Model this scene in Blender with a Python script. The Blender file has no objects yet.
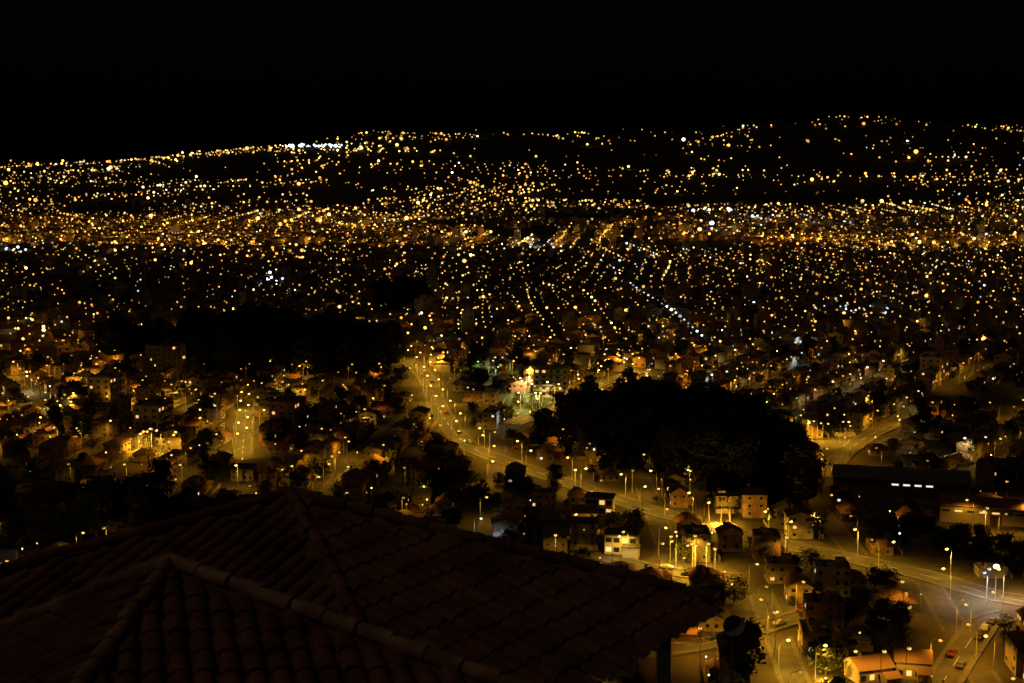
import bpy, math, random
import numpy as np
from mathutils import Vector, Matrix
from mathutils.kdtree import KDTree
random.seed(7); rng=np.random.default_rng(7)
scene=bpy.context.scene
CAMH=125.0; F=50/36*1024; PITCH=math.atan(191.5/F)

# ------------------------------------------------------------ materials
def mat(name,col,rough=0.85,emit=None,estr=0,noise=None,objrand=None,sample=True):
    m=bpy.data.materials.new(name); m.use_nodes=True
    nt=m.node_tree; b=nt.nodes['Principled BSDF']
    b.inputs['Base Color'].default_value=(*col,1); b.inputs['Roughness'].default_value=rough
    b.inputs['Specular IOR Level'].default_value=0.25
    if emit:
        b.inputs['Emission Color'].default_value=(*emit,1); b.inputs['Emission Strength'].default_value=estr
        if not sample: m.cycles.emission_sampling='NONE'
    src=None
    if objrand:
        oi=nt.nodes.new('ShaderNodeObjectInfo'); cr=nt.nodes.new('ShaderNodeValToRGB')
        cr.color_ramp.interpolation='CONSTANT'
        for i,c in enumerate(objrand):
            if i<2: e=cr.color_ramp.elements[i]; e.position=i/len(objrand)
            else: e=cr.color_ramp.elements.new(i/len(objrand))
            e.color=(*c,1)
        nt.links.new(oi.outputs['Random'],cr.inputs[0]); src=cr.outputs[0]
        nt.links.new(src,b.inputs['Base Color'])
    if noise:
        scale,c2=noise
        tc=nt.nodes.new('ShaderNodeTexCoord'); n=nt.nodes.new('ShaderNodeTexNoise')
        n.inputs['Scale'].default_value=scale; n.inputs['Detail'].default_value=6
        nt.links.new(tc.outputs['Object'],n.inputs['Vector'])
        rp=nt.nodes.new('ShaderNodeMapRange'); rp.inputs[1].default_value=.35; rp.inputs[2].default_value=.65
        nt.links.new(n.outputs[0],rp.inputs[0])
        mx=nt.nodes.new('ShaderNodeMix'); mx.data_type='RGBA'
        nt.links.new(rp.outputs[0],mx.inputs[0])
        if src:
            mx.blend_type='MULTIPLY'; nt.links.new(src,mx.inputs[6])
        else: mx.inputs[6].default_value=(*col,1)
        mx.inputs[7].default_value=(*c2,1)
        nt.links.new(mx.outputs[2],b.inputs['Base Color'])
    return m
M={}
M['ground']=mat('ground_soil',(.045,.038,.02),.95,noise=(.05,(.085,.066,.04)))
M['asphalt']=mat('asphalt',(.05,.046,.042),.8,noise=(.25,(.08,.073,.065)))
M['pave']=mat('pavement_concrete',(.13,.115,.095),.85,noise=(.6,(.08,.07,.06)))
M['paint']=mat('road_paint',(.5,.5,.45),.6)
M['lawn']=mat('lawn_grass',(.05,.09,.03),.95,noise=(.2,(.03,.05,.02)))
wallc=[(.38,.3,.19),(.48,.42,.32),(.33,.2,.12),(.36,.27,.15),(.4,.36,.3),(.26,.15,.09),(.38,.29,.16),(.19,.16,.13)]
M['wall']=mat('painted_wall',(.5,.45,.35),.85,objrand=wallc,noise=(.5,(.55,.52,.48)))
roofc=[(.24,.11,.055),(.19,.09,.05),(.24,.13,.075),(.13,.1,.08),(.2,.1,.05),(.19,.165,.14)]
M['rooftile']=mat('house_roof_tiles',(.28,.12,.06),.85,objrand=roofc,noise=(1.5,(.55,.55,.55)))
M['wallA']=mat('wall_cream',(.48,.38,.25),.85,noise=(.02,(.28,.22,.15)))
M['wallB']=mat('wall_white',(.56,.52,.43),.85,noise=(.02,(.38,.35,.29)))
M['wallC']=mat('wall_brick',(.32,.18,.11),.85,noise=(.02,(.38,.24,.16)))
M['wallD']=mat('wall_weathered',(.16,.14,.12),.9,noise=(.3,(.1,.09,.08)))
M['roofA']=mat('roof_terracotta',(.24,.11,.06),.85,noise=(.03,(.17,.085,.05)))
M['roofB']=mat('roof_cement',(.2,.19,.17),.85,noise=(.03,(.13,.12,.11)))
M['glass']=mat('dark_window_glass',(.02,.022,.025),.1)
M['litwin']=mat('lit_window',(.5,.4,.3),.5,(1,.55,.18),1.1,sample=False)
M['litwinW']=mat('lit_window_white',(.5,.5,.5),.5,(.95,.9,.8),1.1,sample=False)
M['frame']=mat('window_frame',(.25,.23,.2),.6)
M['door']=mat('wood_door',(.12,.06,.03),.6)
M['metal']=mat('galvanised_steel',(.35,.35,.35),.45)
M['dark']=mat('dark_metal',(.04,.04,.04),.5)
M['dish']=mat('dish_white_enamel',(.8,.8,.8),.4)
M['bark']=mat('bark',(.10,.07,.05),.95,noise=(3,(.05,.035,.025)))
M['leaf']=mat('foliage',(.06,.08,.03),.8,objrand=[(.05,.06,.022),(.06,.062,.025),(.04,.048,.025),(.065,.068,.028)],noise=(.8,(.5,.55,.45)))
M['tile']=mat('clay_barrel_tile',(.42,.20,.11),.85,noise=(2.2,(.17,.09,.055)))
M['ridge']=mat('ridge_tile_mortar',(.75,.50,.31),.9,noise=(4,(.36,.22,.13)))
SOD=(1.0,.45,.06); YEL=(1.0,.61,.13); WHT=(1,.84,.5); COOL=(.68,.84,1.0); GRN=(.6,1.0,.55); PUR=(.6,.4,1.0); ORG=(1.0,.34,.04)
cols={'sod':SOD,'yel':YEL,'wht':WHT,'cool':COOL,'grn':GRN,'pur':PUR,'org':ORG}
bcols={'sod':(1,.44,.025),'yel':(1,.52,.035),'wht':(1,.70,.25),'cool':(.65,.82,1.0),'grn':(.75,1.0,.4),'pur':PUR,'org':(1,.34,.02)}
GL={}
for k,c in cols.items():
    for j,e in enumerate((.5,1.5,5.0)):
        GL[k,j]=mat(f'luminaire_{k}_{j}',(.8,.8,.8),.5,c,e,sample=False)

# ------------------------------------------------------------ mesh accumulator
class Acc:
    def __init__(s): s.v=[];s.f=[];s.m=[];s.mats=[]
    def mi(s,m):
        if m not in s.mats: s.mats.append(m)
        return s.mats.index(m)
    def add(s,vs,fs,m):
        o=len(s.v); i=s.mi(m); s.v.extend(vs)
        for f in fs: s.f.append(tuple(o+a for a in f)); s.m.append(i)
    def box(s,cx,cy,z0,sx,sy,sz,m,ang=0,ox=0,oy=0):
        c,n=math.cos(ang),math.sin(ang); vs=[]
        for z in (z0,z0+sz):
            for a,b in ((-1,-1),(1,-1),(1,1),(-1,1)):
                x=cx+a*sx/2;y=cy+b*sy/2
                vs.append((ox+x*c-y*n,oy+x*n+y*c,z))
        s.add(vs,[(0,3,2,1),(4,5,6,7),(0,1,5,4),(1,2,6,5),(2,3,7,6),(3,0,4,7)],m)
    def tube(s,p,q,r0,r1,m,n=7,cap=True):
        p=Vector(p);q=Vector(q);d=(q-p).normalized()
        a=d.orthogonal().normalized();b=d.cross(a); vs=[]
        for c,r in ((p,r0),(q,r1)):
            for i in range(n):
                t=2*math.pi*i/n; vs.append(tuple(c+a*r*math.cos(t)+b*r*math.sin(t)))
        fs=[(i,(i+1)%n,n+(i+1)%n,n+i) for i in range(n)]
        if cap: fs+= [tuple(range(n-1,-1,-1)),tuple(range(n,2*n))]
        s.add(vs,fs,m)
    def ball(s,c,r,m,sq=1.0,n=8,k=5):
        vs=[(c[0],c[1],c[2]+r*sq)];
        for j in range(1,k):
            ph=math.pi*j/k
            for i in range(n):
                t=2*math.pi*i/n; vs.append((c[0]+r*math.sin(ph)*math.cos(t),c[1]+r*math.sin(ph)*math.sin(t),c[2]+r*sq*math.cos(ph)))
        vs.append((c[0],c[1],c[2]-r*sq)); fs=[]
        for i in range(n): fs.append((0,1+i,1+(i+1)%n))
        for j in range(k-2):
            for i in range(n):
                a=1+j*n+i;b=1+j*n+(i+1)%n; fs.append((a,a+n,b+n,b))
        L=len(vs)-1
        for i in range(n): fs.append((L,1+(k-2)*n+(i+1)%n,1+(k-2)*n+i))
        s.add(vs,fs,m)
    def mesh(s,name):
        me=bpy.data.meshes.new(name); me.from_pydata([tuple(v) for v in s.v],[],s.f)
        for m in s.mats: me.materials.append(m)
        me.polygons.foreach_set('material_index',s.m); me.update(); return me
    def obj(s,name,parent=None):
        o=bpy.data.objects.new(name,s.mesh(name)); scene.collection.objects.link(o)
        if parent: o.parent=parent
        return o
def place(me,name,x,y,z=0,rot=0,sc=1,parent=None):
    o=bpy.data.objects.new(name,me); o.location=(x,y,z); o.rotation_euler=(0,0,rot)
    o.scale=(sc,sc,sc) if not isinstance(sc,tuple) else sc
    scene.collection.objects.link(o)
    if parent: o.parent=parent
    return o
def empty(name):
    e=bpy.data.objects.new(name,None); scene.collection.objects.link(e); return e

# ------------------------------------------------------------ terrain
RX=[-6000,-2520,-1800,-1050,-700,-550,0,440,930,1280,1620,2160,2520,6000]
RZ=[40,45,65,150,190,205,202,200,212,245,285,240,230,210]
def sm(t): t=np.clip(t,0,1); return t*t*(3-2*t)
def H(x,y):
    x=np.asarray(x,float);y=np.asarray(y,float)
    near=np.maximum(0,118-.42*np.maximum(y,-60))
    R=np.interp(x,RX,RZ)
    s=sm((y-3000)/4200); u=sm((y-3600)/1500)*(1-sm((y-6200)/800))
    far=R*s*(1-.8*sm((y-7200)/3000))+u*9*np.sin(x/410+y/700)*np.sin(y/460+x/900)
    far+= sm((y-5500)/1500)*(11*np.sin(x/130)*np.sin(x/57+1)+9*np.sin(x/211+2)*np.sin(y/190))
    return near+far
def hh(x,y): return float(H(x,y))
# survey point -> where the sight line (column,row of the reference) meets the terrain
def G(px,py):
    cp,sp=math.cos(PITCH),math.sin(PITCH); a=(px-512);b=(341.5-py)
    d=np.array([a,F*cp+b*sp,-F*sp+b*cp]); d/=d[1]
    ys=np.concatenate([np.arange(250,3000,2.0),np.arange(3000,9000,5.0)])
    z=CAMH+d[2]*ys; hit=np.nonzero(z<=H(d[0]*ys,ys))[0]
    i=hit[0] if len(hit) else len(ys)-300
    return (d[0]*ys[i],ys[i])
def inpoly(x,y,P):
    x=np.asarray(x,float);y=np.asarray(y,float); r=np.zeros(x.shape,bool); n=len(P)
    for i in range(n):
        x1,y1=P[i];x2,y2=P[(i+1)%n]
        c=((y1>y)!=(y2>y)) & (x<(x2-x1)*(y-y1)/((y2-y1)+1e-9)+x1); r^=c
    return r
g=Acc()
ysg=np.concatenate([np.arange(-60,260,20),np.arange(260,281,10),[281],np.arange(320,3000,80),np.arange(3000,9000,60),np.arange(9000,14001,500)])
ts=np.linspace(-1,1,241); X=ts[None,:]*(300+1.0*np.maximum(ysg[:,None],0)); Y=np.repeat(ysg[:,None],241,1)
Z=H(X,Y); vs=np.stack([X,Y,Z],-1).reshape(-1,3).tolist(); W=241
fs=[(r*W+c,r*W+c+1,(r+1)*W+c+1,(r+1)*W+c) for r in range(len(ysg)-1) for c in range(W-1)]
g.add(vs,fs,M['ground']); go=g.obj('ground_terrain')
for p in go.data.polygons: p.use_smooth=True

# ------------------------------------------------------------ dark areas (groves, fields)
def P(*pts): return [G(*p) for p in pts]
groves=[(P((560,436),(600,426),(640,421),(690,425),(735,438),(770,458),(795,480),(812,516),(700,492),(640,474),(592,455)),'tall',1.0),
        (P((95,352),(130,346),(170,350),(210,342),(260,337),(310,345),(350,341),(395,352),(425,368),(395,374),(330,382),(290,374),(240,379),(180,372),(110,364)),'tall',.7),
        (P((374,304),(398,300),(425,304),(430,311),(402,317),(374,313)),'tall',1.0),
        (P((476,384),(500,376),(494,400),(480,402)),'mix',.5),
        (P((850,530),(930,532),(1040,558),(1040,584),(960,562),(860,541)),'low',.8),
        (P((425,488),(480,484),(530,494),(550,505),(500,510),(430,507)),'low',.6),
        (P((848,612),(925,615),(920,645),(845,636)),'low',.9),
        (P((0,508),(100,505),(170,512),(220,525),(180,545),(0,560)),'mix',.5)]
fields=[P((905,390),(1040,390),(1040,410),(925,408)),P((640,197),(740,199),(860,197),(850,208),(730,207),(650,209)),
        P((480,229),(560,228),(545,240),(495,241)),P((665,241),(740,240),(730,254),(675,253)),
        P((185,164),(240,160),(285,166),(270,180),(200,184)),P((450,142),(500,138),(560,142),(590,150),(540,162),(460,163)),
        P((310,197),(370,200),(360,209),(310,208)),P((840,480),(960,485),(960,500),(840,505)),
        P((130,288),(185,285),(195,298),(140,300)),P((540,212),(620,214),(600,222),(545,222)),P((60,206),(150,207),(130,216),(70,216))]
def excluded(x,y):
    r=np.zeros(np.shape(x),bool)
    for q,_,_ in groves: r|=inpoly(x,y,q)
    for q in fields: r|=inpoly(x,y,q)
    return r

# ------------------------------------------------------------ main roads
def smooth(pts,step=6):
    P_=[np.array(p,float) for p in pts]; P_=[2*P_[0]-P_[1]]+P_+[2*P_[-1]-P_[-2]]; out=[]
    for i in range(1,len(P_)-2):
        n=max(2,int(np.linalg.norm(P_[i+1]-P_[i])/step))
        for k in range(n):
            t=k/n;a,b,c,d=P_[i-1:i+3]
            out.append(.5*((2*b)+(-a+c)*t+(2*a-5*b+4*c-d)*t*t+(-a+3*b-3*c+d)*t**3))
    out.append(P_[-2]); return np.array(out)
roads={}
def defroad(n,w,px,col,pw,gap): roads[n]=(smooth([G(*p) for p in px]),w,col,pw,gap)
defroad('avenue',7.5,[(404,358),(426,378),(440,412),(468,446),(520,467),(580,488),(650,511),(700,524),(760,541),(850,560),(920,576),(1000,598),(1045,606)],'yel',3,17)
defroad('frontage_road',6,[(600,556),(640,568),(690,576),(740,580)],'yel',2,14)
defroad('hill_street',6,[(242,461),(246,408)],'yel',3,14)
defroad('cross_avenue',8,[(414,350),(432,330),(520,319),(640,324)],'sod',3,22)
defroad('north_avenue',8,[(452,300),(462,275),(450,258)],'yel',2,40)
defroad('uptown_avenue',8,[(478,206),(474,192),(478,180)],'yel',1,90)
defroad('lower_street',6,[(1010,616),(985,624),(965,650),(940,690)],'sod',2,16)
defroad('park_road',7,[(512,425),(545,412),(590,388),(640,372)],'yel',3,15)
defroad('east_street',6,[(826,478),(850,450),(900,425),(1000,420)],'sod',2,22)
defroad('west_street',8,[(80,262),(112,290)],'yel',2,26)
defroad('far_boulevard',14,[(480,177),(600,179),(760,178),(1024,180)],'sod',1,42)
defroad('suburb_road',8,[(640,262),(800,290),(1024,300)],'sod',2,32)
defroad('lane',5,[(640,655),(700,648),(790,622),(830,606)],'sod',2,20)
allr=np.concatenate([np.c_[r[0],np.full(len(r[0]),r[1]+(5 if n=='avenue' else 1 if n in('park_road','hill_street') else 0))] for n,r in roads.items()])
allw=np.concatenate([np.full(len(r[0]),r[1]) for r in roads.values()])
def near_road(x,y,extra,wide=False):
    x=np.atleast_1d(x);y=np.atleast_1d(y)
    d=np.hypot(x[:,None]-allr[None,:,0],y[:,None]-allr[None,:,1])-(allr[None,:,2] if wide else allw[None,:])/2
    return d.min(1)<extra
def ribbon(pts,off0,off1,z0,z1,m,acc,every=None):
    d=np.gradient(pts,axis=0); d/=np.linalg.norm(d,axis=1)[:,None]+1e-9; n=np.c_[d[:,1],-d[:,0]]
    a=pts+n*off0;b=pts+n*off1; hz=H(pts[:,0],pts[:,1])
    for i in range(len(pts)-1):
        if every and (i//every)%2: continue
        if z1>z0:
            vs=[(*a[i],hz[i]+z0),(*b[i],hz[i]+z0),(*b[i+1],hz[i+1]+z0),(*a[i+1],hz[i+1]+z0),(*a[i],hz[i]+z1),(*b[i],hz[i]+z1),(*b[i+1],hz[i+1]+z1),(*a[i+1],hz[i+1]+z1)]
            acc.add(vs,[(4,5,6,7),(0,4,7,3),(1,2,6,5)],m)
        else: acc.add([(*a[i],hz[i]+z0),(*b[i],hz[i]+z0),(*b[i+1],hz[i+1]+z0),(*a[i+1],hz[i+1]+z0)],[(0,1,2,3)],m)
lamps=[]  # x,y,z_ground,col,bright(0-2),power,rot
for ri,(n,(pts,w,col,pw,gap)) in enumerate(roads.items()):
    A=Acc(); zz=.06+.03*ri
    ribbon(pts,-w/2,w/2,zz,zz,M['asphalt'],A)
    for s in (-1,1): ribbon(pts,min(s*w/2,s*(w/2+1.5)),max(s*w/2,s*(w/2+1.5)),0,zz+.13,M['pave'],A)
    ribbon(pts,-.08,.08,zz+.006,zz+.006,M['paint'],A,every=1)
    A.obj(n)
    seg=np.r_[0,np.cumsum(np.linalg.norm(np.diff(pts,axis=0),axis=1))]; k=0
    s=gap*.5
    while s<seg[-1]:
        i=min(np.searchsorted(seg,s),len(pts)-2); d=pts[i+1]-pts[i]; d/=np.linalg.norm(d)+1e-9
        sd=1 if k%2 else -1
        q=pts[i]+np.array([d[1],-d[0]])*sd*(w/2+1)
        rot=math.atan2(d[0]*sd,-d[1]*sd)
        lamps.append((q[0],q[1],hh(*q),col,2 if pw>=3 else 1,[0,2500,5200,7800][pw],rot)); s+=gap*random.uniform(.85,1.15); k+=1

# ------------------------------------------------------------ districts, streets, houses
def invis(x,y,m=1.12): return (y>290)&(np.abs(x)<.36*m*y+25)
seeds=[];sang=[]
yy=200.0
while yy<8500:
    st=230+yy*.09
    for xx in np.arange(-.6*yy-300,.6*yy+300,st):
        seeds.append((xx+random.uniform(-.35,.35)*st,yy+random.uniform(-.35,.35)*st)); sang.append(random.uniform(-.8,.8))
    yy+=st
seeds=np.array(seeds)
def owner(x,y): return np.argmin((x[:,None]-seeds[None,:,0])**2+(y[:,None]-seeds[None,:,1])**2,1)
def dens(x,y):
    return (np.sin(x/230+y/900+1.3)*np.sin(y/310-x/700)+.6*np.sin(x/97+2)*np.sin(y/140+x/300))
def pick():
    r=random.random(); return 'sod' if r<.46 else 'yel' if r<.84 else 'org' if r<.90 else 'wht' if r<.97 else 'cool'
SA=Acc(); houses=[]; streetpts=[]
for si,(sx,sy) in enumerate(seeds):
    if not invis(np.array(sx),np.array(sy),1.7) and sy>500: continue
    st=230+sy*.09; R=st*.95; a=sang[si]; c,n=math.cos(a),math.sin(a)
    far=max(1,sy/3000); su=random.uniform(44,58)*far; sv=random.uniform(65,100)*far
    for kind,sp in ((0,su),(1,sv)):
        k=-int(R/sp)
        while k*sp<R:
            t=np.arange(-R,R,7.0); wob=random.uniform(0,7) if sy>2800 else 2; ph=random.uniform(0,6)
            lw=k*sp+random.uniform(-3,3)+wob*np.sin(t/60+ph)
            lu=lw if kind==0 else t; lv=t if kind==0 else lw
            x=sx+lu*c-lv*n;y=sy+lu*n+lv*c; k+=1
            ok=invis(x,y); 
            if not ok.any(): continue
            ok&=owner(x,y)==si; ok&=~excluded(x,y); 
            if not ok.any(): continue
            if sy<3000: ok&=~near_road(x,y,1.0)
            nx,ny=(-c,-n) if kind==0 else (-n,c)
            zz=.02 if kind==0 else .035; hw=2.7
            idx=np.nonzero(ok)[0]
            if sy<2700:
                for i in idx:
                    if y[i]<1250: streetpts.append((x[i],y[i]))
                    if i+1<len(t) and ok[i+1]:
                        x0,y0,x1,y1=x[i],y[i],x[i+1],y[i+1]
                        if y0>2950: continue
                        SA.add([(x0-nx*hw,y0-ny*hw,zz),(x0+nx*hw,y0+ny*hw,zz),(x1+nx*hw,y1+ny*hw,zz),(x1-nx*hw,y1-ny*hw,zz)],[(0,3,2,1)],M['asphalt'])
                        for sg in (-1,1):
                            ax,ay=nx*sg*hw,ny*sg*hw; bx,by=nx*sg*(hw+1.2),ny*sg*(hw+1.2)
                            if kind==0 : SA.add([(x0+ax,y0+ay,.13),(x0+bx,y0+by,.13),(x1+bx,y1+by,.13),(x1+ax,y1+ay,.13)],[(0,1,2,3) if sg<0 else (0,3,2,1)],M['pave'])
            step=int(random.choice([3,4,4])*(1 if kind==0 else 1.3)); off=random.randrange(step)
            sid=random.choice((-1,1)); prow=random.random()
            rowpw=random.choice((.5,.8,1,1.8)); rowcol=pick() if random.random()<.5 else None
            for i in idx:
                if (i+off)%step: continue
                X_,Y_=x[i]+nx*sid*(hw+.7),y[i]+ny*sid*(hw+.7)
                dn=float(dens(X_,Y_)); 
                pr=.90*min(1,(1250/Y_)**.8)*max(.15,1+.62*dn)
                if prow<.3: pr*=.3
                elif prow>.8: pr*=1.8
                if Y_>3300:
                    cl=float(np.sin(X_/170+Y_/260)*np.sin(Y_/210-X_/330+2)+.5*np.sin(X_/71)*np.sin(Y_/83))
                    base=.75 if X_<-150 else .66
                    if Y_>4700 and X_>-150: base=.36
                    pr*=base*(1+1.2*cl)
                    X_+=random.uniform(-7,7);Y_+=random.uniform(-14,14)
                elif Y_>1900: pr*=.85
                if Y_>6500: pr*=.45
                if random.random()>pr: continue
                br=random.choices((0,1,2),(.35,.5,.15))[0]
                if Y_<850: pw=(1400,3200,6500)[br]
                elif Y_<1500: pw=(3400,6000,10000)[br]
                else: 
                    f_=max(.3,1-(Y_-1500)/800); pw=(3000*f_,5200*f_,8500*f_)[br]
                lamps.append((X_,Y_,hh(X_,Y_),rowcol or pick(),br,max(200,round(pw*rowpw,-2)),math.atan2(ny*-sid,nx*-sid)))
            if kind==0 and sy<3300:
                for sg in (-1,1):
                    v=-R+random.uniform(0,8)
                    while v<R:
                        wd=random.uniform(8,13); o=(k-1)*sp+sg*(hw+random.uniform(7.5,10))
                        hx=sx+o*c-v*n; hy=sy+o*n+v*c; v+=wd+random.uniform(.5,4)
                        houses.append((hx,hy,a+(math.pi/2 if sg>0 else -math.pi/2),wd,si))
SA.obj('residential_streets')
hx=np.array([h[0] for h in houses]);hy=np.array([h[1] for h in houses])
ok=invis(hx,hy)&~excluded(hx,hy); ow=np.array([h[4] for h in houses])
for i0 in range(0,len(hx),4000):
    sl=slice(i0,i0+4000); ok[sl]&=(owner(hx[sl],hy[sl])==ow[sl]); ok[sl]&=~near_road(hx[sl],hy[sl],6.5,True)
ok&=(hy<3200)
plaza=P((498,396),(545,390),(560,408),(520,422),(498,418))
ok&=~inpoly(hx,hy,plaza)
hl=[houses[i] for i in np.nonzero(ok)[0]]
kd=KDTree(len(streetpts))
for i,p in enumerate(streetpts): kd.insert((p[0],p[1],0),i)
kd.balance()
occ={}
def occ_add(x,y): occ.setdefault((int(x//12),int(y//12)),[]).append((x,y))
def occ_free(x,y,d):
    a,b=int(x//12),int(y//12)
    for i in (-1,0,1):
        for j in (-1,0,1):
            for q in occ.get((a+i,b+j),()):
                if (q[0]-x)**2+(q[1]-y)**2<d*d: return False
    return True
for h in hl:
    if h[1]<1300: occ_add(h[0],h[1])
cand=[(x+random.uniform(-2,2),y+random.uniform(-2,2)) for y in np.arange(292,1200,6.5) for x in np.arange(-.42*y-20,.42*y+20,6.5)]
random.shuffle(cand)
cx_=np.array([p[0] for p in cand]);cy_=np.array([p[1] for p in cand]); kk=np.zeros(len(cand),bool)
for i0 in range(0,len(cand),4000):
    sl=slice(i0,i0+4000); kk[sl]=invis(cx_[sl],cy_[sl])&~excluded(cx_[sl],cy_[sl])&~near_road(cx_[sl],cy_[sl],6.5,True)&~inpoly(cx_[sl],cy_[sl],plaza)
inf=[]
for (x,y),q in zip(cand,kk):
    if not q: continue
    if kd.find((x,y,0))[2]<7.5 or not occ_free(x,y,10.2): continue
    occ_add(x,y); inf.append((x,y))
for x,y in inf:
    if random.random()<.78: hl.append((x,y,sang[int(owner(np.array([x]),np.array([y]))[0])]+random.choice((0,1.571,3.1416)),random.uniform(7.5,10),0))
    if random.random()<.16: lamps.append((x+6,y-4,0,pick(),random.choice((0,1,1,2)),random.choice((1500,2500,4500)),random.uniform(0,6)))
special=[]
def reserve(px,py,r): q=G(px,py); special.append((*q,r)); return q
S_hall=reserve(900,492,32); S_white=reserve(622,552,13); S_white2=reserve(600,514,12); S_yel=reserve(995,522,24)
S_low=reserve(868,680,13); S_palm=reserve(718,522,9); S_low2=reserve(912,676,10); S_tree=reserve(826,676,6)

def gable(acc,cx,cy,z,L,Wd,h,m,mw,ang,ox,oy,ov=.5,hip=False):
    c,n=math.cos(ang),math.sin(ang); l=L/2+ov;w=Wd/2+ov; r=(l-w*.95) if hip else l
    r=max(r,.3)
    pts=[(-l,-w,0),(l,-w,0),(l,w,0),(-l,w,0),(-r,0,h),(r,0,h)]
    vs=[(ox+(cx+p[0])*c-(cy+p[1])*n,oy+(cx+p[0])*n+(cy+p[1])*c,z+p[2]) for p in pts]
    acc.add(vs,[(0,1,5,4),(2,3,4,5)]+([(1,2,5),(3,0,4)] if hip else []),m)
    if not hip: acc.add(vs,[(1,2,5),(3,0,4)],mw)
    vs2=[(v[0],v[1],v[2]-.12) for v in vs[:4]]
    acc.add(vs[:4]+vs2,[(4,7,6,5),(0,4,5,1),(1,5,6,2),(2,6,7,3),(3,7,4,0)],mw)
def housemesh(seed):
    R_=random.Random(seed); A=Acc(); st=R_.choice((1,1,2,2,2,3)); L=R_.uniform(8,11.5);Wd=R_.uniform(6.5,8.5);h=st*2.7
    typ=R_.choice(('gable','hip','gable','flat'))
    A.box(0,0,0,L,Wd,h,M['wall'])
    for fl in range(st):
        for (side,length,wdt) in ((0,L,Wd),(1,L,Wd),(2,Wd,L),(3,Wd,L)):
            nwin=int(length/2.7)
            for i in range(nwin):
                if R_.random()<.25: continue
                p=-length/2+(i+.5)*length/nwin; z=fl*2.7+1.0; lit=R_.random()
                g_=M['litwin'] if lit<.06 else M['litwinW'] if lit<.07 else M['glass']
                if side==0 and fl==0 and i==nwin//2:
                    A.box(p,-Wd/2-.03,0.02,1.0,.1,2.1,M['door']); continue
                if side<2:
                    sgn=-1 if side==0 else 1
                    A.box(p,sgn*(Wd/2+.02),z,1.3,.08,1.2,M['frame']); A.box(p,sgn*(Wd/2+.05),z+.1,1.1,.06,1.0,g_); A.box(p,sgn*(Wd/2+.1),z-.1,1.5,.24,.09,M['frame'])
                else:
                    sgn=-1 if side==2 else 1
                    A.box(sgn*(L/2+.02),p,z,.08,1.3,1.2,M['frame']); A.box(sgn*(L/2+.05),p,z+.1,.06,1.1,1.0,g_)
    if typ=='flat':
        for s in (-1,1): A.box(0,s*(Wd/2-.09),h,L,.2,.6,M['wall']); A.box(s*(L/2-.09),0,h,.2,Wd-.4,.58,M['wall'])
        A.tube((L/4,1,h+.01),(L/4,1,h+1.7),.7,.7,M['dark'],12)
        A.box(-L/4,0,h,3,3,2.2,M['wall']); 
    else:
        gable(A,0,0,h,L,Wd,R_.uniform(1.6,2.6),M['rooftile'],M['wall'],0,0,0,hip=(typ=='hip'))
        A.box(L*.3,Wd*.2,h+.3,.7,.7,2.3,M['wall'])
    if R_.random()<.6:
        A.box(L*.2,-Wd/2-1.3,0,L*.5,2.6,2.7,M['wall']); gable(A,L*.2,-Wd/2-1.3,2.7,L*.5,2.6,1.0,M['rooftile'],M['wall'],0,0,0,ov=.3)
    A.box(0,-Wd/2-3.0,0,L+1,.2,1.8,M['wall'])
    return A.mesh('house_mesh')
HM=[housemesh(100+i) for i in range(20)]
def aptmesh(seed,st=6):
    R_=random.Random(seed);A=Acc();L,Wd=R_.uniform(14,20),R_.uniform(10,12);h=st*2.9
    A.box(0,0,0,L,Wd,h,M['wall']); 
    for fl in range(st):
        A.box(0,-Wd/2-.5,fl*2.9+2.75 if fl<st-1 else fl*2.9+2.8,L*.7,1.0,.15,M['pave'])
        for sgn in (-1,1):
            for i in range(int(L/3)):
                p=-L/2+(i+.5)*L/int(L/3); r=R_.random(); g_=M['litwin'] if r<.08 else M['litwinW'] if r<.1 else M['glass']
                A.box(p,sgn*(Wd/2+.02),fl*2.9+.9,1.8,.08,1.5,M['frame']);A.box(p,sgn*(Wd/2+.05),fl*2.9+1,1.6,.07,1.3,g_)
            for i in range(3):
                p=-Wd/2+(i+.5)*Wd/3; r=R_.random(); g_=M['litwin'] if r<.08 else M['glass']
                A.box(sgn*(L/2+.02),p,fl*2.9+.9,.08,1.5,1.4,M['frame']);A.box(sgn*(L/2+.05),p,fl*2.9+1,.07,1.3,1.2,g_)
    for s in (-1,1): A.box(0,s*(Wd/2-.09),h,L,.2,.8,M['wall']); A.box(s*(L/2-.09),0,h,.2,Wd-.4,.78,M['wall'])
    A.box(2,0,h,4,4,2.8,M['wall'])
    return A.mesh('apartment_mesh')
AM=[aptmesh(5,5),aptmesh(6,6),aptmesh(8,4)]
FH=Acc(); PL=Acc(); treespots=[]; porch=[]
nn=0
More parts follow.
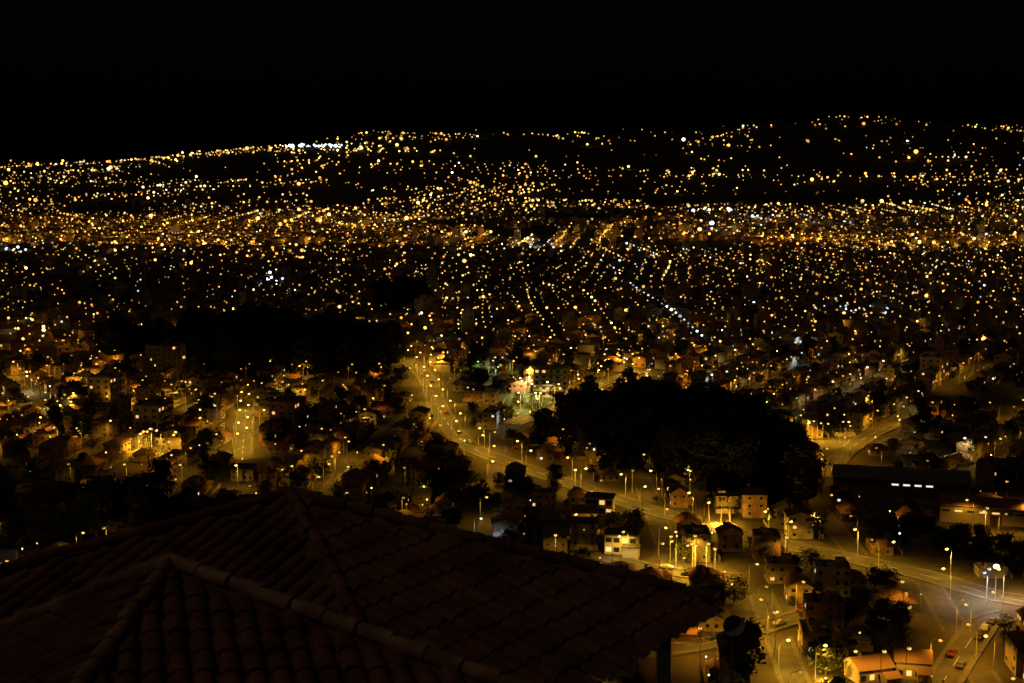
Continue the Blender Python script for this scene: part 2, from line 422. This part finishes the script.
for (x,y,a,wd,_) in hl:
    if any((x-s[0])**2+(y-s[1])**2<s[2]**2 for s in special): continue
    r=random.random()
    if r<.12: treespots.append((x,y,random.uniform(.6,1.1))); continue
    if random.random()<.5: treespots.append((x+random.uniform(-8,8),y+random.uniform(-8,8),random.uniform(.45,.95)))
    pp=.42 if y<700 else .8 if y<1500 else .42 if y<2100 else .13
    if random.random()<pp*max(.15,1+.6*float(dens(x,y))):
        t_=a+random.choice((-1.5708,-1.5708,1.5708)); hz=random.uniform(3.5,7) if y<800 else random.uniform(5,9)
        porch.append((x+math.cos(t_)*6.2,y+math.sin(t_)*6.2,hz,pick(),random.choices((0,1,2),(.45,.45,.1))[0]))
    if y<800:
        if y>560 and random.random()<.02: place(random.choice(AM),'apartment_building',x,y,0,a)
        else: place(random.choice(HM),'house',x,y,0,a,(wd/11,random.uniform(.85,1.05),random.uniform(.8,1.05)))
        nn+=1
    else:
        tall=random.random()<.03
        st=random.choice((4,4,5,6)) if tall else random.choice((1,2,2,3)); h=st*2.8; dp=random.uniform(7,10)
        if y>2200 and random.random()<.35: continue
        mw=random.choices((M['wallA'],M['wallB'],M['wallC']),(4,3,4))[0]; mr=random.choices((M['roofA'],M['roofB']),(3,1))[0]
        FH.box(0,0,0,wd,dp,h,mw,a,x,y)
        if tall: FH.box(0,0,h+.002,wd*.4,dp*.4,2.5,mw,a,x,y)
        else: gable(FH,0,0,h,wd,dp,random.uniform(1.5,2.5),mr,mw,a,x,y,hip=random.random()<.4)
        for fl in range(st):
            for sd in range(4):
                ln,dd=((wd,dp) if sd%2==0 else (dp,wd)); k=int(ln/3)
                for q in range(k):
                    rr=random.random()
                    if rr>.4: continue
                    m=M['litwin'] if rr<.022 else M['litwinW'] if rr<.028 else M['glass']
                    if m is M['glass'] and y>1300: continue
                    p=-ln/2+(q+.5)*ln/k; sg=-1 if sd<2 else 1
                    if sd%2==0: FH.box(p,sg*(dd/2+.03),fl*2.8+1,1.3,.1,1.2,m,a,x,y)
                    else: FH.box(sg*(dd/2+.03),p,fl*2.8+1,.1,1.3,1.2,m,a,x,y)
FH.obj('distant_city_buildings')

# ------------------------------------------------------------ trees
def treemesh(seed,ht,cw,ch,base,nl,ls):
    R_=random.Random(seed);A=Acc(); p=Vector((0,0,-.3)); top=Vector((R_.uniform(-.5,.5),R_.uniform(-.5,.5),base+ch*.4))
    A.tube(p,top*.5,ht*.022,ht*.016,M['bark'],7); A.tube(top*.5,top,ht*.016,ht*.009,M['bark'],6)
    cl=[]
    for i in range(26):
        u=R_.uniform(-1,1);t=R_.uniform(0,6.283);rr=R_.uniform(.45,1)*(1-u*u)**.5
        c=Vector((rr*cw*math.cos(t)*R_.uniform(.75,1.15),rr*cw*math.sin(t)*R_.uniform(.75,1.15),base+ch*.5+u*ch*.5)); cl.append(c)
        if i<9: A.tube(top*R_.uniform(.5,.95),c,ht*.007,.03,M['bark'],5,False)
    vs=[];fs=[]
    for i in range(nl):
        c=cl[i%len(cl)] ; s=cw*.27
        q=c+Vector((R_.gauss(0,s),R_.gauss(0,s),R_.gauss(0,s*.7)))
        a=Vector((R_.gauss(0,1),R_.gauss(0,1),R_.gauss(0,1))).normalized(); b=a.orthogonal().normalized(); l=ls*R_.uniform(.6,1.3)
        o=len(vs); vs+=[tuple(q-a*l),tuple(q+b*l*.55),tuple(q+a*l),tuple(q-b*l*.55)]; fs.append((o,o+1,o+2,o+3))
    A.add(vs,fs,M['leaf']); return A.mesh('tree_mesh')
TT=[treemesh(i,20,4.2,14,5,1600,.64) for i in (1,2,3)]; TB=[treemesh(i,9,3.8,6,2.2,900,.48) for i in (11,12,13)]
for q,kind,dn in groves:
    e=empty('tree_grove'); q=np.array(q); lo=q.min(0);hi=q.max(0); area=(hi-lo).prod(); n=int(min(area/34*dn,750))
    xs=rng.uniform(lo[0],hi[0],n);ys_=rng.uniform(lo[1],hi[1],n); k=inpoly(xs,ys_,q)&~near_road(xs,ys_,5)
    for x,y in zip(xs[k],ys_[k]):
        t=random.choice(TT) if (kind=='tall' and random.random()<.75) or (kind=='mix' and random.random()<.3) else random.choice(TB)
        place(t,'tree',x,y,0,random.uniform(0,6),random.uniform(.55,1.15)*(1.1 if kind=='tall' else .75 if kind=='low' else 1),e)
e2=empty('distant_trees'); nt_=0
for x,y,s in treespots:
    if y>1600 or near_road(x,y,2)[0]: continue
    if y>900 and random.random()<.6: continue
    t=random.choice(TB) if random.random()<.9 else random.choice(TT); nt_+=1
    if y<700 and near_road(x,y,6,True)[0]: t=random.choice(TB); s*=.6
    if y<800: place(t,'garden_tree',x,y,0,random.uniform(0,6),s*1.0)
    else: place(t,'tree',x,y,0,random.uniform(0,6),s*.9,e2)
# ------------------------------------------------------------ lamps (near street luminaires are shielded and throw light downward)
LD={}
def lightdata(col,pw,kind='SPOT'):
    k=(col,pw,kind)
    if k not in LD:
        l=bpy.data.lights.new('bulb',type=kind); l.color=bcols[col]; l.energy=pw; l.shadow_soft_size=0.0
        if kind=='SPOT': l.spot_size=math.radians(156); l.spot_blend=.6
        LD[k]=l
    return LD[k]
LM={}
def lampmesh(col,br,r=.5):
    k=(col,br,r)
    if k not in LM:
        A=Acc(); A.tube((0,0,0),(0,0,8.4),.13,.08,M['metal'],8); A.box(0,0,0,.4,.4,.3,M['metal'])
        A.tube((0,0,8.3),(1.0,0,8.9),.06,.05,M['metal'],6); A.tube((1.0,0,8.9),(2.0,0,9.0),.05,.05,M['metal'],6)
        A.box(2.2,0,8.97,1.0,.36,.16,M['dark']); A.ball((2.2,0,8.8),r,GL[col,br],.7)
        LM[k]=A.mesh('street_lamp_mesh')
    return LM[k]
DL=Acc(); eb=empty('distant_lamp_bulbs'); nl=0; nb=0
def cluster(px,py,n,spx,spy,col,br,pw,hgt=9):
    for i in range(n):
        q=G(px+random.uniform(-spx,spx),py+random.uniform(-spy,spy)); lamps.append((q[0],q[1],hh(*q),col,br,pw,random.uniform(0,6)))
cluster(312,148,44,30,1.5,'cool',2,3000); cluster(278,288,8,12,7,'cool',2,6000); cluster(545,250,8,20,5,'cool',1,8000)
cluster(850,322,16,38,5,'cool',1,7000); cluster(712,214,8,18,2,'wht',2,6000); cluster(757,222,3,6,2,'cool',2,6000); cluster(690,216,2,8,2,'pur',2,4000)
cluster(12,257,6,14,3,'cool',2,5000); cluster(610,268,8,50,12,'cool',1,4000); cluster(370,147,18,36,8,'yel',2,2500)
cluster(498,380,4,18,8,'grn',1,4000); cluster(540,402,8,22,14,'wht',2,9000); cluster(985,604,2,8,3,'cool',1,4500); cluster(628,552,3,10,4,'wht',1,2500)
cluster(430,372,5,12,10,'yel',2,6000); cluster(45,335,6,30,12,'yel',2,6000); cluster(165,455,7,22,8,'yel',2,7000); cluster(840,118,8,24,5,'yel',1,1000); cluster(420,138,10,60,4,'yel',1,1000)
cluster(690,572,6,30,6,'yel',1,5000); cluster(620,375,5,20,6,'yel',2,8000); cluster(900,183,30,120,6,'yel',1,1500); cluster(600,184,20,110,6,'sod',1,1500); cluster(80,185,30,85,12,'yel',1,1500); cluster(330,180,24,120,14,'sod',1,1500)
cluster(480,310,16,80,16,'yel',1,6500); cluster(880,310,18,120,20,'sod',1,6500); cluster(700,345,16,120,16,'sod',1,6500); cluster(60,310,14,60,16,'sod',1,6500); cluster(820,440,6,30,10,'yel',1,6000); cluster(200,410,5,50,10,'yel',1,5000)
cluster(40,400,6,40,20,'yel',1,5000); cluster(330,460,5,60,20,'sod',1,5000); cluster(720,135,14,80,8,'yel',1,1000); cluster(540,150,8,90,14,'yel',1,1000)
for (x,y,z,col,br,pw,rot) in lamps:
    if y<850:
        if any((x-s[0])**2+(y-s[1])**2<25 for s in special[:4]): continue
        o=place(lampmesh(col,br),'street_lamp',x,y,z,rot); nl+=1
        b=bpy.data.objects.new('bulb',lightdata(col,pw)); scene.collection.objects.link(b); b.parent=o; b.location=(2.2,0,8.3)
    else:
        r=max(.55,(y/F)*random.lognormvariate(-.40,.36)*(1,1.08,1.35)[br]*(1 if y<3500 else .85)); ht=9  # globe enlarged with distance, so its shape carries the lamp's bloom
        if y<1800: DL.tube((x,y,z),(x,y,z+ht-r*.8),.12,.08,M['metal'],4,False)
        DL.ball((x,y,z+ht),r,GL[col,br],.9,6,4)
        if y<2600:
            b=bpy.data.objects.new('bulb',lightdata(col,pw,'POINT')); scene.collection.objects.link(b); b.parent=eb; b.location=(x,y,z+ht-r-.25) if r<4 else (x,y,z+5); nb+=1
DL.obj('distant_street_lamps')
for (x,y,z,col,br) in porch:
    r=max(.28,(y/F)*random.lognormvariate(-.64,.35)); PL.ball((x,y,z),r,GL[col,br],1,6,4)  # yard globes also swell with distance to stand for glow
    PL.tube((x,y,0),(x,y,z-r*.8),.06,.05,M['metal'],4,False)
    if random.random()<.3 and y<1000:
        b=bpy.data.objects.new('bulb',lightdata(col,500,'POINT')); scene.collection.objects.link(b); b.parent=eb; b.location=(x,y,z+r+.3); nb+=1
PL.obj('yard_lamps')
print('LAMPS',nl,nb,'PORCH',len(porch),'HOUSES',nn,len(hl),'TREES',nt_)

# ------------------------------------------------------------ special buildings
def long_hall(name,q,L,Wd,h,ang,lit,wallm,roofm,litrow):
    A=Acc(); A.box(0,0,0,L,Wd,h,wallm); gable(A,0,0,h,L,Wd,2.4,roofm,wallm,0,0,0)
    n=int(L/4)
    for sg in (-1,1):
        for i in range(n):
            m=lit if i in litrow else M['glass']
            A.box(-L/2+(i+.5)*L/n,sg*(Wd/2+.03),h-2.2,2.4,.1,.6,m)
    A.box(0,-Wd/2-.04,0,4,.1,3.4,M['door'])
    o=place(A.mesh(name),name,q[0],q[1],0,ang); return o
long_hall('warehouse',S_hall,48,20,6.5,-.25,M['litwinW'],M['wallD'],M['roofB'],(5,6,7,8))
long_hall('school_building',S_yel,36,10,6,-.3,M['litwin'],M['wallA'],M['roofA'],(1,3,4))
def villa(name,q,ang,L,Wd,h,wm,wing=True):
    A=Acc(); A.box(0,0,0,L,Wd,h,wm); A.box(0,0,h,L+.8,Wd+.8,.25,M['pave'])
    if wing: A.box(L*.35,-Wd*.7,0,L*.5,Wd*.5,h*.55,wm); A.box(L*.35,-Wd*.7,h*.55,L*.55,Wd*.55,.2,M['pave'])
    for fl in range(int(h//3)):
        for i in range(4):
            for sg in (-1,1): A.box(-L/2+(i+.5)*L/4,sg*(Wd/2+.03),fl*3+.9,1.8,.1,1.5,M['litwin'] if (i+fl)%3==0 else M['glass'])
    return place(A.mesh(name),name,q[0],q[1],0,ang)
villa('white_villa',S_white,-.2,10,8,6.2,M['wallB']); villa('white_villa',S_white2,-.2,9.5,7.5,6.1,M['wallB'],False)
def cottage(name,q,ang,L,Wd,h):
    A=Acc(); A.box(0,0,0,L,Wd,h,M['wallA']); gable(A,0,0,h,L,Wd,2.2,M['roofA'],M['wallA'],0,0,0)
    A.box(L*.3,-Wd*.75,0,L*.4,Wd*.5,h*.6,M['wallA']); gable(A,L*.3,-Wd*.75,h*.6,L*.4,Wd*.5,1.1,M['roofA'],M['wallA'],0,0,0,.3)
    for i in range(3):
        A.box(-L/2+(i+.5)*L/4,-Wd/2-.03,.9,1.2,.1,1.3,M['litwin'] if i==1 else M['glass']); A.box(L/2+.03,-Wd/3+i*Wd/3,.9,.1,1.1,1.2,M['glass'])
    A.box(L*.3,-Wd*1.0-.03,0,1,.1,2,M['door']); A.box(-L*.2,Wd*.2,h+.4,.7,.7,2.4,M['wallA'])
    place(A.mesh(name),name,q[0],q[1],0,ang)
cottage('yellow_house',S_low,.3,9,7,3.6); cottage('yellow_house',S_low2,-.2,8,6.5,4.4)
def addlamp(px,py,col,br,pw,rot=0,r=.5):
    q=G(px,py); o=place(lampmesh(col,br,r),'street_lamp',q[0],q[1],hh(*q),rot)
    b=bpy.data.objects.new('bulb',lightdata(col,pw)); scene.collection.objects.link(b); b.parent=o; b.location=(2.2,0,8.3)
addlamp(1003,598,'wht',2,13000,3,.9); addlamp(880,692,'yel',1,2600,1); addlamp(905,690,'yel',1,2200,1); addlamp(815,683,'yel',2,4000,0); addlamp(845,690,'yel',1,2600,0)
addlamp(612,566,'wht',1,2800,0); addlamp(985,540,'yel',1,8000,1.5); addlamp(775,650,'sod',1,4500,1.5); addlamp(700,668,'sod',1,4500,1.5)
def palm():
    A=Acc(); A.tube((0,0,0),(.3,0,4),.28,.2,M['bark'],8); A.tube((.3,0,4),(.2,0,7.5),.2,.16,M['bark'],8); R_=random.Random(3)
    for i in range(22):
        t=i*2.4; el=R_.uniform(.1,1.1); p=Vector((.2,0,7.5)); d=Vector((math.cos(t)*math.cos(el),math.sin(t)*math.cos(el),math.sin(el))); sd=Vector((-math.sin(t),math.cos(t),0))
        for k in range(5):
            q=p+d*.62; w0=.28*(1-k/5.5);w1=.28*(1-(k+1)/5.5)
            A.add([tuple(p-sd*w0),tuple(p+sd*w0),tuple(q+sd*w1),tuple(q-sd*w1)],[(0,1,2,3)],M['leaf']); p=q; d=(d+Vector((0,0,-.33))).normalized()
    return A.mesh('palm_mesh')
PM=palm()
for dx,s in ((-3,1.1),(1,1),(4,1.2)):
    place(PM,'palm_tree',S_palm[0]+dx,S_palm[1],0,dx,s)
A=Acc(); A.box(0,0,0,.4,.4,.5,M['dark']); A.ball((0,0,.62),.16,GL['yel',2]); FLm=A.mesh('floodlight')
for q,pw in ((( S_palm[0]-1,S_palm[1]-3),8000),((S_palm[0]+3,S_palm[1]-3),8000),((S_tree[0]-1,S_tree[1]-4),3500)):
    fo=place(FLm,'garden_floodlight',q[0],q[1],0)
    b=bpy.data.objects.new('bulb',lightdata('yel',pw,'POINT')); scene.collection.objects.link(b); b.parent=fo; b.location=(0,0,1.2)
place(TB[0],'garden_tree',S_tree[0],S_tree[1],0,0,1)
A=Acc(); A.add([(x,y,.045) for x,y in plaza],[(0,1,2,3,4)],M['lawn']); A.obj('park_lawn')
for i in range(14):
    x=random.uniform(min(p[0] for p in plaza),max(p[0] for p in plaza));y=random.uniform(min(p[1] for p in plaza),max(p[1] for p in plaza))
    if not near_road(x,y,2)[0]: place(random.choice(TB),'garden_tree',x,y,0,i,random.uniform(.5,.9))
def carmesh(c,nm):
    A=Acc(); body=mat('car_paint_'+nm,c,.3)
    prof=[(-2.1,.35),(-2.15,.8),(-1.9,.95),(-1.3,1.0),(-.8,1.42),(.6,1.45),(1.2,1.0),(2.0,.85),(2.15,.6),(2.1,.35)]
    n=len(prof); vs=[(x,-.85 if z<1.1 else -.68,z) for x,z in prof]+[(x,.85 if z<1.1 else .68,z) for x,z in prof]
    A.add(vs,[tuple(range(n)),tuple(range(2*n-1,n-1,-1))]+[(i,(i+1)%n+0,(i+1)%n+n,i+n)[::-1] for i in range(n)],body)
    for x in (-1.35,1.35):
        for s in (-1,1): A.tube((x,s*.7,.33),(x,s*.9,.33),.33,.33,M['dark'],12)
    for s in (-1,1):
        A.add([(-1.1,s*.775,1.02),(.95,s*.775,1.02),(.5,s*.71,1.38),(-.75,s*.71,1.38)],[(0,1,2,3)],M['glass'])
        A.box(2.12,s*.6,.62,.12,.3,.14,M['frame']); A.box(-2.14,s*.6,.7,.1,.3,.14,TL)
    A.add([(1.16,-.6,1.06),(1.16,.6,1.06),(.66,.55,1.42),(.66,-.55,1.42)],[(0,1,2,3)],M['glass'])
    return A.mesh('car_mesh')
TL=mat('taillight',(.4,.02,.02),.3)
CM=[carmesh((.3,.3,.31),'silver'),carmesh((.03,.03,.035),'black'),carmesh((.12,.02,.02),'red'),carmesh((.05,.06,.1),'blue')]
for n,cnt,off in (('avenue',6,1.9),('lower_street',5,1.8),('frontage_road',3,1.8),('lane',3,1.4)):
    pts=roads[n][0]; zz=.06+.03*list(roads).index(n)
    for k in range(cnt):
        i=random.randrange(2,len(pts)-2); d=pts[i+1]-pts[i]; d/=np.linalg.norm(d)+1e-9; s=random.choice((-1,1))
        q=pts[i]+np.array([d[1],-d[0]])*s*off; place(random.choice(CM),'car',q[0],q[1],zz,math.atan2(d[1],d[0])+(0 if s>0 else math.pi))

# ------------------------------------------------------------ near house with barrel-tile roof
def V(x,y,z): return Vector((x,y,CAMH+z))
A1=V(-2.55,16,-3.95);L1=V(-6.3,14.9,-4.75);F1=V(-.77,11.6,-5.07);R1=V(1.95,15,-4.82);B1=V(-3,20.5,-5.15)
A2=V(-2.97,12,-3.58);H1=V(.63,10.05,-4.2);H2=V(-3.12,9,-3.9);H3=V(-4.9,11.18,-4.22);H4=V(-1.8,14.3,-5.1)
SP,LN=.185,.33
def tiled(acc,P0,P1,P2):
    e=(P2-P1).normalized(); nrm=(P1-P0).cross(P2-P0).normalized()
    if nrm.z<0: nrm=-nrm
    d=((P1-P0)-e*(P1-P0).dot(e)).normalized(); Hh=(P1-P0).dot(d)
    s1=(P1-P0).dot(e);s2=(P2-P0).dot(e); lo,hi=min(s1,s2),max(s1,s2)
    acc.add([tuple(P0),tuple(P1),tuple(P2)],[(0,1,2)],M['tile'])
    s=math.floor(lo/SP)*SP
    while s<hi:
        t=0.0
        while t<Hh+.05:
            f=t/Hh; a,b=s1*f,s2*f
            if min(a,b)-.02<=s<=max(a,b)+.02:
                js=random.uniform(-.012,.012);jr=random.uniform(-.006,.012)
                p=P0+e*(s+js)+d*t+nrm*.0; q=P0+e*(s+js*.3)+d*(t+LN+.05+random.uniform(-.02,.02))+nrm*(.012+jr); vs=[]
                for c,r in ((p,.066),(q,.08),(q,.066)):
                    for k in range(7):
                        th=math.pi*k/6; vs.append(tuple(c+e*r*math.cos(th)+nrm*r*.75*math.sin(th)))
                acc.add(vs,[(k,k+1,k+8,k+7) for k in range(6)]+[(k+7,k+8,k+15,k+14) for k in range(6)],M['tile'])
            t+=LN
        s+=SP
def hips(acc,P0,P1,m,r=.075):
    d=(P1-P0); Ln=d.length; d.normalize(); sd=d.cross(Vector((0,0,1))).normalized(); up=sd.cross(d).normalized(); t=-.05
    while t<Ln:
        p=P0+d*t+up*.04;q=P0+d*(t+.38)+up*.05; vs=[]; j=random.uniform(-.018,.018)
        for c,rr in ((p,r*.85),(q,r),(q,r*.82)):
            for k in range(9):
                th=-.25+(math.pi+.5)*k/8; vs.append(tuple(c+sd*(rr*math.cos(th)+j)+up*rr*math.sin(th)))
        acc.add(vs,[(k,k+1,k+10,k+9) for k in range(8)]+[(k+9,k+10,k+19,k+18) for k in range(8)],m); t+=.33
hroot=empty('foreground_house')
T=Acc()
for tri in ((A1,L1,F1),(A1,F1,R1),(A1,R1,B1),(A1,B1,L1),(A2,H1,H2),(A2,H2,H3),(A2,H3,H4),(A2,H4,H1)): tiled(T,*tri)
T.obj('roof_tiles',hroot)
T=Acc()
for p,q in ((A1,L1),(A1,R1),(A1,B1),(A1,F1),(A2,H1),(A2,H2),(A2,H3),(A2,H4)): hips(T,p,q,M['ridge'] if p is A2 else M['tile'])
T.obj('ridge_caps',hroot)
W_=Acc()
for quad in ((L1,F1,R1,B1),(H3,H2,H1,H4)):
    c=sum(quad,Vector())/4; top=[c+(p-c)*.72 for p in quad]
    vs=[(p.x,p.y,p.z-.12) for p in top]+[(p.x,p.y,106) for p in top]
    W_.add(vs,[(i,(i+1)%4,(i+1)%4+4,i+4) for i in range(4)],M['wallC'])
W_.obj('walls',hroot)
N=empty('neighbour_house'); A=Acc()
A.box(6.5,42,95,9,7,10.8,M['wallA']); A.box(4.45,40.2,105.8,.4,.4,5.1,M['wallB']); A.box(4.45,40.2,110.902,.55,.55,.1,M['pave'])
A.obj('walls_and_chimney',N)
A=Acc(); A.tube((6.47,40.2,105.8),(6.47,40.2,111.1),.03,.03,M['metal']); vs=[];fs=[]; n=20
for j,(r,dz) in enumerate(((0.001,0),(.12,.01),(.22,.04),(.32,.09))):
    for i in range(n): t=6.283*i/n; vs.append((6.47+r*math.cos(t),40.15-dz-.05,111.25+r*math.sin(t)))
for j in range(3):
    for i in range(n): fs.append((j*n+i,j*n+(i+1)%n,(j+1)*n+(i+1)%n,(j+1)*n+i))
A.add(vs,fs,M['dish']); A.tube((6.47,40.1,110.95),(6.47,39.7,111.2),.015,.015,M['metal']); A.obj('satellite_dish',N)

# ------------------------------------------------------------ world, added fill sun, camera
w=bpy.data.worlds.new('World'); scene.world=w; w.use_nodes=True; nt=w.node_tree; bg=nt.nodes['Background']
sky=nt.nodes.new('ShaderNodeTexSky'); sky.sky_type='NISHITA'; sky.sun_disc=False; sky.sun_elevation=math.radians(2); sky.sun_rotation=math.radians(180)
sky.ozone_density=6.0
nt.links.new(sky.outputs[0],bg.inputs[0]); bg.inputs[1].default_value=.0009
s=bpy.data.lights.new('warm_fill_sun',type='SUN'); s.energy=.06; s.angle=math.radians(.5); s.color=(1,.66,.42)  # warm sun lamp added to brighten the foreground roof
so=bpy.data.objects.new('warm_fill_sun',s); scene.collection.objects.link(so); so.rotation_euler=(math.radians(38),0,math.radians(-75))
cam=bpy.data.cameras.new('camera'); cam.lens=50; cam.sensor_width=36; cam.clip_end=30000; cam.clip_start=.3
cam.dof.use_dof=True; cam.dof.focus_distance=160; cam.dof.aperture_fstop=2.4
co=bpy.data.objects.new('camera',cam); scene.collection.objects.link(co); co.location=(0,0,CAMH); co.rotation_euler=(math.pi/2-PITCH,0,0); scene.camera=co
scene.view_settings.view_transform='Standard'; scene.view_settings.look='None'; scene.view_settings.exposure=0
